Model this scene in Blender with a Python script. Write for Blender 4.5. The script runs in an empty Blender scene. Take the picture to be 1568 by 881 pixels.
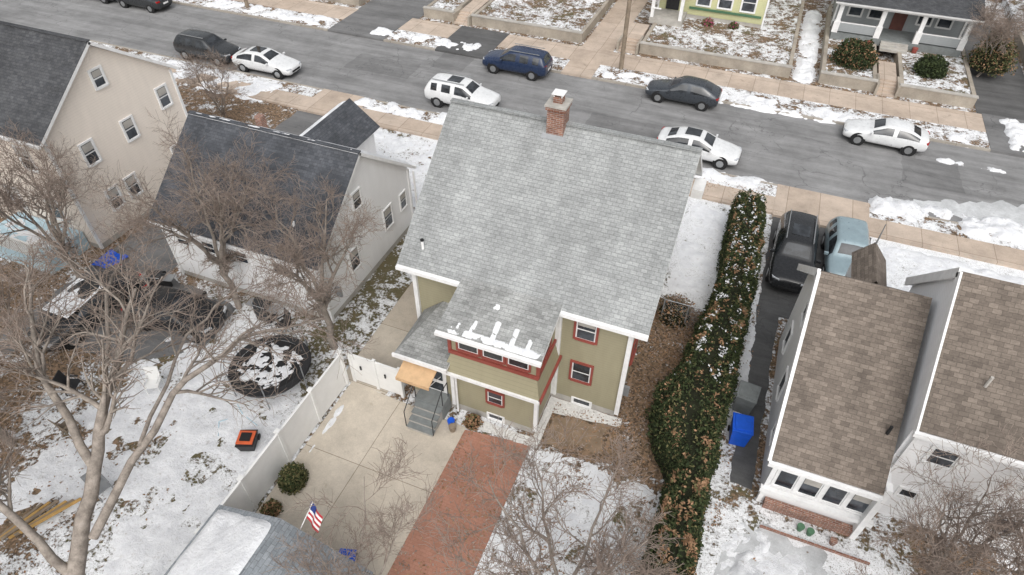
import bpy, math, random
from mathutils import Vector, Matrix, noise
V3=Vector
# ------------------------------------------------------------------ materials
class NT:
    def __init__(s,name,rough=.8):
        s.m=bpy.data.materials.new(name); s.m.use_nodes=True; s.t=s.m.node_tree
        s.b=s.t.nodes['Principled BSDF']; s.b.inputs['Roughness'].default_value=rough
        s.b.inputs['Specular IOR Level'].default_value=.3
    def n(s,typ,attrs=None,**inp):
        nd=s.t.nodes.new('ShaderNode'+typ)
        for k,v in (attrs or {}).items(): setattr(nd,k,v)
        for k,v in inp.items():
            k=k.replace('_',' '); s.set(nd.inputs[k],v)
        return nd
    def set(s,i,v):
        if isinstance(v,bpy.types.NodeSocket): s.t.links.new(v,i)
        else:
            if isinstance(v,(tuple,list)) and len(v)==3 and i.type=='RGBA': v=(*v,1)
            i.default_value=v
    def mix(s,f,a,b,mode='MIX'):
        nd=s.t.nodes.new('ShaderNodeMix'); nd.data_type='RGBA'; nd.blend_type=mode
        s.set(nd.inputs[0],f); s.set(nd.inputs[6],a); s.set(nd.inputs[7],b); return nd.outputs[2]
    def math(s,op,a,b=0.,clamp=False):
        nd=s.t.nodes.new('ShaderNodeMath'); nd.operation=op; nd.use_clamp=clamp
        s.set(nd.inputs[0],a); s.set(nd.inputs[1],b); return nd.outputs[0]
    def rng(s,v,a,b,c=0.,d=1.):
        nd=s.n('MapRange',None); s.set(nd.inputs[0],v)
        for i,x in enumerate((a,b,c,d)): s.set(nd.inputs[i+1],x)
        return nd.outputs[0]
    def noise(s,vec,scale,detail=5,rough=.6,dist=0.):
        return s.n('TexNoise',None,Vector=vec,Scale=scale,Detail=detail,Roughness=rough,Distortion=dist).outputs['Fac']
    def obj(s): return s.n('TexCoord').outputs['Object']
    def uv(s): return s.n('TexCoord').outputs['UV']
    def scl(s,vec,x,y,z=1): return s.n('Mapping',None,Vector=vec,Scale=(x,y,z)).outputs[0]
    def col(s,c): s.set(s.b.inputs['Base Color'],c)
    def mul(s,c,f): return s.mix(1.,c,s.n('CombineColor',None,Red=f,Green=f,Blue=f).outputs[0],'MULTIPLY')
    def bump(s,h,st=.3,d=.02):
        b=s.n('Bump',None,Height=h,Strength=st,Distance=d); s.t.links.new(b.outputs[0],s.b.inputs['Normal'])
def basic(name,c,rough=.7,var=.15,scale=3,metal=0,bump=0):
    k=NT(name,rough); o=k.obj(); n=k.noise(o,scale,6,.65)
    k.col(k.mul(c,k.rng(n,.3,.7,1-var,1+var))); k.b.inputs['Metallic'].default_value=metal
    if bump: k.bump(k.noise(o,scale*8,4),bump,.02)
    return k.m
def shingle(name,c1,c2,blot=.22,row=.135,w=.21):
    k=NT(name,.92); uv=k.uv(); mc=tuple((a+b)/2 for a,b in zip(c1,c2))
    br=k.n('TexBrick',{'offset':.5},Vector=uv,Color1=c1,Color2=c2,Mortar=tuple(x*.6 for x in mc),Scale=1.,Mortar_Size=.008,Mortar_Smooth=.5,Bias=0.,Brick_Width=w,Row_Height=row)
    n=k.noise(k.scl(uv,.9,2.2),1.1,7,.75); f=k.rng(n,.3,.7,1-blot,1+blot)
    n2=k.noise(k.scl(uv,1,2.2),9,3,.65); f2=k.rng(n2,.3,.7,.82,1.18)
    nl=k.noise(k.scl(uv,1.6,.5),.5,5,.6); f3=k.rng(nl,.33,.67,.82,1.15)
    c=k.mul(br.outputs['Color'],k.math('MULTIPLY',k.math('MULTIPLY',f,f2),f3)); k.col(c)
    v=k.n('SeparateXYZ',None,Vector=uv).outputs[1]; saw=k.math('FRACT',k.math('DIVIDE',v,row))
    k.bump(k.math('ADD',k.math('MULTIPLY',saw,-.6),k.math('MULTIPLY',n2,.5)),.6,.02); return k.m
def siding(name,c,row=.12,dirt=.08,shade=.7):
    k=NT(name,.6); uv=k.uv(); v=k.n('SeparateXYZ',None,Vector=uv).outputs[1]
    saw=k.math('FRACT',k.math('DIVIDE',v,row)); lap_shade=k.rng(saw,.0,.12,shade,1.0)  # shadow line under each clapboard lap, painted into the base colour
    n=k.noise(k.scl(uv,2.2,.5),1.3,6,.7); f=k.math('MULTIPLY',lap_shade,k.rng(n,.3,.7,1-dirt,1+dirt*.5))
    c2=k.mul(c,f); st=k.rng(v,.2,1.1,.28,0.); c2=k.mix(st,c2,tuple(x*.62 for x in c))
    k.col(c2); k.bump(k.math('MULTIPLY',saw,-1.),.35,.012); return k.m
def brickm(name,c1,c2,mortar,w=.21,h=.07):
    k=NT(name,.85); uv=k.uv()
    br=k.n('TexBrick',{'offset':.5},Vector=uv,Color1=c1,Color2=c2,Mortar=mortar,Scale=1.,Mortar_Size=.008,Bias=0.,Brick_Width=w,Row_Height=h)
    n=k.noise(uv,3,6,.7); k.col(k.mul(br.outputs['Color'],k.rng(n,.3,.7,.6,1.3))); k.bump(br.outputs['Fac'],-.5,.01); return k.m
def lawn(name,snow=None,leaf=None):
    k=NT(name,.95); o=k.obj()
    if snow is None:
        s=k.n('Attribute',{'attribute_name':'snow'}).outputs['Fac']; l=k.n('Attribute',{'attribute_name':'leaf'}).outputs['Fac']
    else: s=snow; l=leaf
    grass=k.mix(k.rng(k.noise(o,1.1,5,.7),.35,.65),(.085,.095,.04),(.19,.155,.09))
    grass=k.mix(k.rng(k.noise(o,25,3,.7),.35,.65),grass,(.12,.095,.055))
    lv=k.n('TexVoronoi',{'feature':'F1'},Vector=o,Scale=13.).outputs['Color']; lr=k.n('SeparateColor',None,Color=lv).outputs[0]
    lc=k.n('ValToRGB'); k.set(lc.inputs[0],lr); e=lc.color_ramp.elements
    e[0].color=(.075,.055,.04,1); e[1].color=(.3,.2,.13,1); x=e.new(.5); x.color=(.18,.125,.08,1)
    nl=k.noise(o,.8,7,.75); ml=k.rng(k.math('ADD',nl,k.math('MULTIPLY',l,.5)),.66,.78)
    c=k.mix(ml,grass,lc.outputs[0])
    n1=k.noise(o,.5,6,.7,.4); n2=k.noise(o,2.6,5,.7,.3); n3=k.noise(o,9,3,.6)
    nn=k.math('ADD',k.math('ADD',k.math('MULTIPLY',n1,.4),k.math('MULTIPLY',n2,.36)),k.math('MULTIPLY',n3,.24))
    thr=k.math('SUBTRACT',.72,k.math('MULTIPLY',s,.42)); d=k.math('SUBTRACT',nn,thr); m=k.rng(d,-.012,.018)
    sp=k.rng(k.noise(o,24,2,.5),.58,.66); m=k.math('MULTIPLY',m,k.math('SUBTRACT',1.,k.math('MULTIPLY',sp,.6)))
    thin=k.rng(d,.0,.06); sc=k.mix(thin,(.62,.62,.63),(.87,.88,.9))
    sc=k.mul(sc,k.rng(k.noise(o,3.5,6,.7),.33,.66,.86,1.04))
    k.col(k.mix(m,c,sc)); k.bump(k.math('ADD',k.math('MULTIPLY',m,.8),k.math('MULTIPLY',k.noise(o,7,5,.7),.8)),.7,.07)
    return k.m
def asphalt(name,base=.15,wet=0.,tone=(1.0,.995,1.0),lo=.74,hi=1.3):
    k=NT(name,.85-wet*.3); o=k.obj()
    n=k.noise(k.scl(o,.1,1.),1.3,7,.7); n2=k.noise(o,.45,7,.75); n3=k.noise(o,40,2,.6)
    f=k.math('MULTIPLY',k.math('MULTIPLY',k.rng(n,.3,.7,lo,hi),k.rng(n2,.3,.7,.76,1.25)),k.rng(n3,.3,.7,.88,1.12))
    f=k.math('MULTIPLY',f,base); c=k.mix(1.,k.n('CombineColor',None,Red=f,Green=f,Blue=f).outputs[0],tone,'MULTIPLY')
    w=k.n('VectorMath',{'operation':'ADD'}); k.set(w.inputs[0],o); k.set(w.inputs[1],k.n('TexNoise',None,Vector=o,Scale=.9,Detail=4.).outputs['Color'])
    cr=k.n('TexVoronoi',{'feature':'DISTANCE_TO_EDGE'},Vector=k.scl(w.outputs[0],.28,.4),Scale=1.).outputs['Distance']
    m=k.math('MULTIPLY',k.rng(cr,.003,.01,.45,0.),k.rng(k.noise(o,.25,2),.42,.55))
    k.col(k.mix(m,c,(.05,.05,.052))); k.bump(n3,.3,.01); return k.m
def concrete(name,c,joint=0,blot=.2,bw=1.5,bh=1.5,stain=(.2,.17,.14),jc=(.5,.47,.44),ms=.014,sa=.5):
    k=NT(name,.85); o=k.obj(); n=k.noise(o,.7,8,.72); n2=k.noise(o,22,3,.6)
    f=k.math('MULTIPLY',k.rng(n,.3,.7,1-blot,1+blot),k.rng(n2,.3,.7,.92,1.08)); cc=k.mul(c,f)
    st=k.rng(k.noise(o,1.9,6,.75,.6),.58,.7,0.,sa); cc=k.mix(st,cc,stain)
    if joint:
        br=k.n('TexBrick',{'offset':0. if joint==1 else .5},Vector=o,Color1=(1,1,1),Color2=(.9,.88,.86),Mortar=jc,Scale=1.,Mortar_Size=ms,Bias=0.,Brick_Width=bw,Row_Height=bh)
        cc=k.mix(1.,cc,br.outputs['Color'],'MULTIPLY')
    k.col(cc); k.bump(n2,.25,.01); return k.m
def snowm(name='snow_mat',dirty=.6):
    k=NT(name,.75); o=k.obj()
    c=k.mix(k.rng(k.noise(o,1.7,6,.7),.35,.65),(.72,.73,.76),(.88,.89,.91))
    d=k.rng(k.noise(o,4.5,7,.8),.56,.68,0.,dirty); c=k.mix(d,c,(.36,.32,.28))
    k.col(c); k.bump(k.noise(o,6,7,.75),.9,.08); return k.m
def paint(name,c,rough=.25,metal=.0):
    k=NT(name,rough); k.b.inputs['Metallic'].default_value=metal; k.b.inputs['Coat Weight'].default_value=.5; k.b.inputs['Coat Roughness'].default_value=.1
    o=k.obj(); k.col(k.mul(c,k.rng(k.noise(o,2.5,5,.7),.3,.75,1.03,.82)))
    k.set(k.b.inputs['Roughness'],k.rng(k.noise(o,6,4),.3,.7,rough*.8,rough*1.8)); return k.m
def glassm(name,c=(.02,.024,.03),rough=.08):
    k=NT(name,rough); o=k.obj(); k.b.inputs['Specular IOR Level'].default_value=.8
    k.col(k.mix(k.rng(k.noise(o,1.7,3),.4,.6),c,tuple(x*2.5+.01 for x in c))); return k.m
def two(name,a,b,sc=6,rough=.85,bump=0):
    k=NT(name,rough); o=k.obj(); k.col(k.mix(k.rng(k.noise(o,sc,5,.7),.35,.65),a,b))
    if bump: k.bump(k.noise(o,30,3),bump,.02)
    return k.m
M=dict(
 roof_main=shingle('shingle_grey',(.285,.295,.295),(.345,.355,.355),.18),
 roof_bump=shingle('shingle_grey_weathered',(.25,.255,.25),(.34,.345,.34),.34),
 roof_dark=shingle('shingle_charcoal',(.06,.065,.075),(.095,.1,.112),.25),
 roof_h1=shingle('shingle_slate',(.058,.06,.066),(.088,.09,.095),.3),
 roof_brown=shingle('shingle_brown',(.14,.116,.098),(.22,.184,.155),.2,.14,.24),
 roof_gar=shingle('shingle_garage',(.2,.22,.24),(.27,.29,.31),.2),
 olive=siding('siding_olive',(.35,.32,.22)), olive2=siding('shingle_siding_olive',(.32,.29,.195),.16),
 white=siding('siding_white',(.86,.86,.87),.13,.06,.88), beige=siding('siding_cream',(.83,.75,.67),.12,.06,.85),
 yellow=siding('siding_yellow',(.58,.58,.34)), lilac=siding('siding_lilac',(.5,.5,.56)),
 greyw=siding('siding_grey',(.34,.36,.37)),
 trim=basic('trim_white',(.8,.8,.8),.5,.1), red=basic('trim_red',(.28,.07,.055),.5,.15),
 brick=brickm('brick_red',(.2,.085,.06),(.32,.16,.11),(.36,.33,.3)),
 found=basic('foundation',(.42,.4,.37),.9,.2,2), door=basic('door_paint',(.12,.05,.04),.5,.2),
 glass=glassm('window_glass'), cglass=glassm('car_glass',(.012,.014,.017),.05),
 dark=basic('dark_rubber',(.02,.02,.021),.7,.2), black=basic('black_plastic',(.03,.03,.032),.5,.2),
 grey=basic('grey_metal',(.3,.31,.32),.45,.15,metal=.4), alu=basic('alloy',(.45,.46,.47),.35,.1,metal=.8),
 step=basic('grey_deck_paint',(.2,.215,.215),.7,.2), tan=basic('awning_tan',(.6,.4,.23),.6,.15),
 vinyl=basic('vinyl_white',(.79,.79,.78),.45,.08,1), blue=basic('plastic_blue',(.012,.1,.6),.45,.15),
 lblue=basic('light_blue',(.45,.6,.68),.6,.15), orange=basic('orange_plastic',(.65,.13,.05),.5,.15),
 wood=basic('wood_grey',(.25,.2,.15),.85,.3), yel=basic('yellow_lumber',(.45,.28,.1),.8,.25),
 snow=snowm(), snowr=snowm('roof_snow_mat',.2), snowd=snowm('snow_dirty',.85),
 bark=two('bark',(.17,.145,.125),(.36,.315,.275),4,.95,.5), twig=two('twig',(.2,.155,.13),(.38,.31,.265),4),
 leafg=two('leaf_green',(.03,.045,.016),(.07,.09,.035)), leafd=two('leaf_dark',(.014,.022,.009),(.035,.05,.02)),
 leafb=two('leaf_brown',(.17,.09,.045),(.42,.26,.155)), leafy=two('leaf_olive',(.1,.1,.04),(.19,.17,.08)),
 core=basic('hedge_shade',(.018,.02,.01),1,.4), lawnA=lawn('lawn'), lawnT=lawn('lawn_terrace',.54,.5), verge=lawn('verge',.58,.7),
 road=asphalt('asphalt_road',.225,lo=.72,hi=1.3), patch=asphalt('asphalt_patch',.175), drive=asphalt('asphalt_drive',.1,.3), drivel=asphalt('asphalt_worn',.16),
 walk=concrete('sidewalk_concrete',(.5,.415,.345),1,.22,1.6,3.), curb=concrete('kerb_granite',(.38,.35,.31),1,.2,2.,3.),
 patio=concrete('patio_concrete',(.53,.475,.4),1,.22,3.1,3.1,(.3,.25,.19)), redc=concrete('stamped_brown_red',(.38,.195,.14),2,.2,.22,.11,(.27,.15,.11),(.82,.8,.78),.008,.3),
 wallc=concrete('retaining_wall',(.35,.31,.26),0,.3), gravel=basic('white_gravel',(.7,.69,.67),.9,.2,12,0,.8), dirt=basic('dirt',(.24,.175,.12),.95,.3,2,0,.5),
 ice=concrete('slush_ice',(.52,.53,.54),0,.35,stain=(.22,.21,.2)),
 tail=basic('tail_lamp',(.35,.01,.01),.2,.05), head=basic('head_lamp',(.5,.52,.55),.15,.1),
 green=basic('green_trim',(.08,.17,.1),.6,.1), pink=basic('flower_pink',(.6,.1,.25),.7,.3),
 flagr=basic('flag_red',(.42,.04,.05),.8,.05), flagb=basic('flag_blue',(.03,.05,.2),.8,.05),
)
# ------------------------------------------------------------------ mesh builder
def link(o,parent=None):
    bpy.context.collection.objects.link(o)
    if parent: o.parent=parent
    return o
def empty(name,loc=(0,0,0),rz=0):
    e=bpy.data.objects.new(name,None); e.location=loc; e.rotation_euler=(0,0,rz); e.empty_display_size=.3; return link(e)
class MB:
    def __init__(s): s.v=[];s.f=[];s.fm=[];s.ms=[]
    def mi(s,m):
        if isinstance(m,str): m=M[m]
        if m not in s.ms: s.ms.append(m)
        return s.ms.index(m)
    def poly(s,pts,m):
        i=len(s.v); s.v+=[tuple(p) for p in pts]; s.f.append(tuple(range(i,i+len(pts)))); s.fm.append(s.mi(m)); return s
    def obox(s,c,a,b,d,m):
        c=V3(c);a=V3(a);b=V3(b);d=V3(d)
        if a.cross(b).dot(d)<0: a=-a
        i=len(s.v)
        for sz in(-1,1):
            for sx,sy in((-1,-1),(1,-1),(1,1),(-1,1)): s.v.append(tuple(c+a*sx+b*sy+d*sz))
        k=s.mi(m)
        for q in((0,3,2,1),(4,5,6,7),(0,1,5,4),(1,2,6,5),(2,3,7,6),(3,0,4,7)):
            s.f.append(tuple(i+j for j in q)); s.fm.append(k)
        return s
    def box(s,x0,x1,y0,y1,z0,z1,m):
        return s.obox(((x0+x1)/2,(y0+y1)/2,(z0+z1)/2),((x1-x0)/2,0,0),(0,(y1-y0)/2,0),(0,0,(z1-z0)/2),m)
    def tube(s,p0,p1,r0,r1,n,m,cap=True):
        p0=V3(p0);p1=V3(p1);d=(p1-p0).normalized(); a=d.orthogonal().normalized(); b=d.cross(a); i=len(s.v); k=s.mi(m)
        for p,r in((p0,r0),(p1,r1)):
            for j in range(n):
                t=2*math.pi*j/n; s.v.append(tuple(p+a*math.cos(t)*r+b*math.sin(t)*r))
        for j in range(n): s.f.append((i+j,i+(j+1)%n,i+n+(j+1)%n,i+n+j)); s.fm.append(k)
        if cap:
            s.f.append(tuple(i+n+j for j in range(n))); s.fm.append(k); s.f.append(tuple(i+n-1-j for j in range(n))); s.fm.append(k)
        return s
    def slope(s,el,er,rr,rl,m,edge='trim',th=.13):
        P=[V3(p) for p in(el,er,rr,rl)]; n=(P[1]-P[0]).cross(P[3]-P[0]).normalized()
        if n.z<0: n=-n
        Q=[p-n*th for p in P]; s.poly(P,m) if (P[1]-P[0]).cross(P[3]-P[0]).z>0 else s.poly(P[::-1],m)
        s.poly(Q[::-1],edge)
        for i in range(4):
            j=(i+1)%4; s.poly([Q[i],Q[j],P[j],P[i]],edge)
        return s
    def win(s,c,n,w,h,trim='trim',sash='trim',blind=0,sill=True,rail=True,tw=.08):
        c=V3(c);n=V3(n).normalized(); z=V3((0,0,1)); u=z.cross(n)
        s.obox(c+n*.012,u*(w/2),n*.012,z*(h/2),sash)
        if rail:
            for k in(-1,1): s.obox(c+n*.03+z*k*h/4,u*(w/2-.05),n*.01,z*(h/4-.035),'glass')
        else: s.obox(c+n*.03,u*(w/2-.05),n*.01,z*(h/2-.05),'glass')
        if blind: s.obox(c+n*.043+z*(h/2-.05-blind*h/2),u*(w/2-.06),n*.002,z*(blind*h/2),'found')
        for k in(-1,1): s.obox(c+n*.03+u*k*(w/2+tw/2),u*(tw/2),n*.03,z*(h/2+tw),trim)
        s.obox(c+n*.03+z*(h/2+tw/2),u*(w/2),n*.03,z*(tw/2),trim)
        s.obox(c+n*.045-z*(h/2+tw/2),u*(w/2),n*.045,z*(tw/2),trim)
        return s
    def build(s,name,parent=None,smooth=False,sub=0,bevel=0):
        me=bpy.data.meshes.new(name); me.from_pydata(s.v,[],s.f)
        for m in s.ms: me.materials.append(m)
        me.polygons.foreach_set('material_index',s.fm)
        if smooth: me.polygons.foreach_set('use_smooth',[True]*len(s.f))
        me.update()
        if len(s.f)<9000 and not smooth:
            uvl=me.uv_layers.new(name='UVMap'); uvs=[0.]*(2*len(me.loops)); z=V3((0,0,1))
            for p in me.polygons:
                n=p.normal
                if abs(n.z)>.995: u=V3((1,0,0)); w=V3((0,1,0))
                else: u=z.cross(n).normalized(); w=n.cross(u)
                for li in p.loop_indices:
                    co=me.vertices[me.loops[li].vertex_index].co; uvs[2*li]=co.dot(u); uvs[2*li+1]=co.dot(w)
            uvl.data.foreach_set('uv',uvs)
        o=link(bpy.data.objects.new(name,me),parent)
        if bevel:
            b=o.modifiers.new('b','BEVEL'); b.width=bevel; b.segments=2; b.limit_method='ANGLE'
        if sub:
            b=o.modifiers.new('s','SUBSURF'); b.levels=sub; b.render_levels=sub
        return o
def fn(x,y,z=0.,o=4): return noise.fractal(V3((x,y,z)),.9,2.1,o)
# ------------------------------------------------------------------ snow patch (height field on any quad)
def snow_patch(name,A,B,C,D,h,thr=0.,res=.13,seed=0.,fr=.9,parent=None,edge=.35,mat='snow',fine=.45):
    A,B,C,D=map(V3,(A,B,C,D)); n=(B-A).cross(D-A).normalized(); n=n if n.z>0 else -n
    lu=(B-A).length; lv=(D-A).length; nu=max(4,int(lu/res)); nv=max(4,int(lv/res)); mb=MB(); k=mb.mi(mat)
    for j in range(nv+1):
        for i in range(nu+1):
            u=i/nu;v=j/nv; p=(A*(1-u)+B*u)*(1-v)+(D*(1-u)+C*u)*v
            e=min(1,min(u,1-u)*lu/edge*.6)*min(1,min(v,1-v)*lv/edge*.6)
            q=fn(p.x*fr+seed,p.y*fr,seed*1.7)+fine*fn(p.x*2.6+seed,p.y*2.6,3.)+.3*fine*fn(p.x*8,p.y*8,seed)
            a=e*(.5+q-thr)-(1-e)*.35; t=max(-.5,min(1.5,a*1.5))
            if t>.7: t=.7+(t-.7)*.5
            mb.v.append(tuple(p+n*(t*h)))
    for j in range(nv):
        for i in range(nu):
            a=j*(nu+1)+i; mb.f.append((a,a+1,a+nu+2,a+nu+1)); mb.fm.append(k)
    return mb.build(name,parent,True)
# ------------------------------------------------------------------ ground
REG=[(-90,-21,-20,13,.42,.9),(-90,-22.5,13,31,.42,.9),(-21.5,-11.6,-10,14.6,.6,.3),(-21.5,-16.5,-10,9.5,.53,.6),(-22.5,-14,22,30,.66,.5),(-14.2,-11.8,12.6,22,.48,.1),
(-14,-9.8,22,30,.8,.2),(-4.2,1.5,-10,13.0,.64,.45),(-4.2,.8,12.4,14.8,.25,.9),(-1.8,2.6,13.6,21.0,.34,1.),(-2.2,2.6,21.6,30,.72,.2),(-10,-1.8,22.5,30,.7,.3),
(2.2,8.6,-10,12.9,.68,.3),(8.6,60,-10,14,.44,.85),(2.2,2.9,12,30,.7,.4),(6.9,60,20.5,30,.74,.3),(-90,60,46,90,.5,.7)]
def sl(x,y):
    s,l=.52,.6
    for x0,x1,y0,y1,a,b in REG:
        def st(d): d=max(0,min(1,d/.9+.5)); return d*d*(3-2*d)
        w=st(x-x0)*st(x1-x)*st(y-y0)*st(y1-y); s+=(a-s)*w; l+=(b-l)*w
    return s,l
def ground():
    xs=[-900,-300,-120,-70]+[-60+.6*i for i in range(150)]+[32,60,150,400,900]
    ys=[-500,-100,-30]+[-8+.6*i for i in range(130)]+[75,110,250,900]
    me=bpy.data.meshes.new('ground'); nx=len(xs); vs=[];S=[];L=[]
    for y in ys:
        for x in xs:
            vs.append((x,y,0)); a,b=sl(x,y); S.append(a);L.append(b)
    fs=[(j*nx+i,j*nx+i+1,(j+1)*nx+i+1,(j+1)*nx+i) for j in range(len(ys)-1) for i in range(nx-1)]
    me.from_pydata(vs,[],fs)
    for nme,d in(('snow',S),('leaf',L)):
        a=me.attributes.new(nme,'FLOAT','POINT'); a.data.foreach_set('value',d)
    me.materials.append(M['lawnA']); link(bpy.data.objects.new('ground',me))
ground()
def sheet(name,pts,z,m,jag=0):
    P=[];n=len(pts)
    for i in range(n):
        a=V3((*pts[i],z)); b=V3((*pts[(i+1)%n],z)); L=(b-a).length; k=max(1,int(L/.25)) if jag else 1
        for j in range(k):
            p=a.lerp(b,j/k)
            if jag: p.x+=jag*fn(p.x*1.5,p.y*1.5,1.); p.y+=jag*fn(p.x*1.5,p.y*1.5,7.)
            P.append(p)
    mb=MB(); mb.poly(P,m); return mb.build(name)
NEAR=32.5
sheet('road',[(-200,NEAR),(200,NEAR),(200,40.9),(-200,40.9)],.004,'road')
for i,(a,b,c,d) in enumerate([(-27,-22,36.0,38.5),(-9,-4.2,34.2,36.5),(9,12,35.5,38.5),(-21.5,-19,38.4,40.85)]): sheet('road_patch',[(a,c),(b,c+.1),(b-.1,d),(a,d-.05)],.008,'patch',.12)
for nm,x0,x1,y0,y1,z,m in [('kerb',-200,200,NEAR-.15,NEAR,.13,'curb'),('kerb',-200,200,40.9,41.05,.13,'curb'),
    ('verge',-200,200,31.25,NEAR-.15,.115,'verge'),('verge',-200,200,41.05,43.1,.115,'verge'),
    ('sidewalk',-200,200,29.75,31.25,.125,'walk'),('sidewalk',-200,200,43.1,45.5,.125,'walk')]:
    MB().box(x0,x1,y0,y1,-.1,z,m).build(nm)
for x0,x1,y0,y1,m in[(2.6,7.2,29.6,32.52,'walk'),(-12.1,-9.9,29.6,32.52,'walk'),(-26.2,-22.6,29.6,32.52,'walk'),(-31.5,-26.6,40.88,45.6,'drivel'),(-22.3,-18.3,40.88,45.6,'drive'),(-12.6,-10.4,40.88,45.6,'walk'),(13.8,17,40.88,45.6,'drivel')]:
    MB().box(x0,x1,y0,y1,-.1,.14,m).build('driveway_apron')
sheet('driveway',[(2.75,13.5),(3.5,13.5),(3.6,22.3),(7.3,22.3),(7.3,29.7),(2.65,29.7),(2.7,20)],.012,'drive',.08)
sheet('driveway',[(-12.0,12.3),(-9.95,12.3),(-9.95,29.7),(-12.1,29.7)],.012,'patio')
sheet('driveway',[(-26.3,9.5),(-20.4,9.8),(-18.0,11.4),(-18.2,13.9),(-22.6,14.4),(-22.6,29.7),(-26.2,29.7)],.012,'drivel',.25)
sheet('patio',[(-11.5,4.0),(-11.5,12.35),(-6.5,12.1),(-6.5,-2),(-11.3,-2)],.008,'patio')
sheet('brick_path',[(-6.5,12.0),(-4.05,12.3),(-4.05,-2),(-6.5,-2)],.016,'redc')
sheet('gravel_border',[(-6.4,12.6),(-6.4,12.2),(-3.8,12.2),(-3.8,13.9),(-1.3,14.2),(-1.3,14.6),(-4.1,14.6),(-4.1,12.6)],.022,'gravel',.04)
sheet('dirt_patch',[(-3.7,12.5),(-1.7,12.9),(-1.5,14.15),(-3.7,13.85)],.02,'dirt',.3)
MB().tube((-3.2,36.6,.004),(-3.2,36.6,.014),.38,.38,20,'found').build('manhole_cover')
sheet('slush_patch',[(8,33.2),(22,33.0),(22,36.2),(15,35.8),(11,34.6)],.011,'ice',.5)
sheet('slush_patch',[(2.9,6),(6.2,5),(6.3,12.0),(3.8,12.4),(2.9,10)],.009,'ice',.5)
sn=1
for a in [(-44,-31.6,41.0,43.4,.2,.05),(-28.5,-19,41.0,43.2,.24,.1),(-17.6,-12.8,41.0,43.2,.24,.15),(-10.3,-5.6,40.9,42.8,.26,.1),(-3.5,7.5,40.5,42.7,.24,.1),(8,13.3,40.7,42.8,.22,.15),(10.6,14.6,38.3,39.3,.2,.2),(14.5,22,41,45.8,.3,-.1),
          (-39,-28.6,29.3,32.5,.16,.1),(-23.6,-16.6,31.0,32.9,.26,.0),(-14.6,-12.2,30.9,32.6,.2,.2),(-2.6,3.0,31.2,33.0,.24,.1),(7.0,24,31.3,33.9,.3,.0),(-24,-13,23.2,29.6,.1,.4),(-13.9,-12.2,23,29.5,.12,.1),(-9.8,-7,24.2,29.6,.15,.2),
          (7.5,20,24.5,29.5,.12,.2),(2.3,2.95,14.5,22,.14,-.05),(2.95,4.6,9.5,12.4,.26,.15),(2.6,8.0,5,12.0,.07,.5),(-60,-46,41,43,.2,.1),(-11.45,-10.95,8.7,11.6,.1,.1),(-20,-12,3,12,.05,.55),(-3.8,1,8,12.5,.05,.6),(-1.4,.6,22,29.5,.06,.35)]:
    sn+=3.7
    snow_patch('snow_bank',(a[0],a[2],.02),(a[1],a[2],.02),(a[1],a[3],.02),(a[0],a[3],.02),a[4]*1.15,a[5],seed=sn,mat='snowd' if a[2]>29.2 else 'snow')
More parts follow.
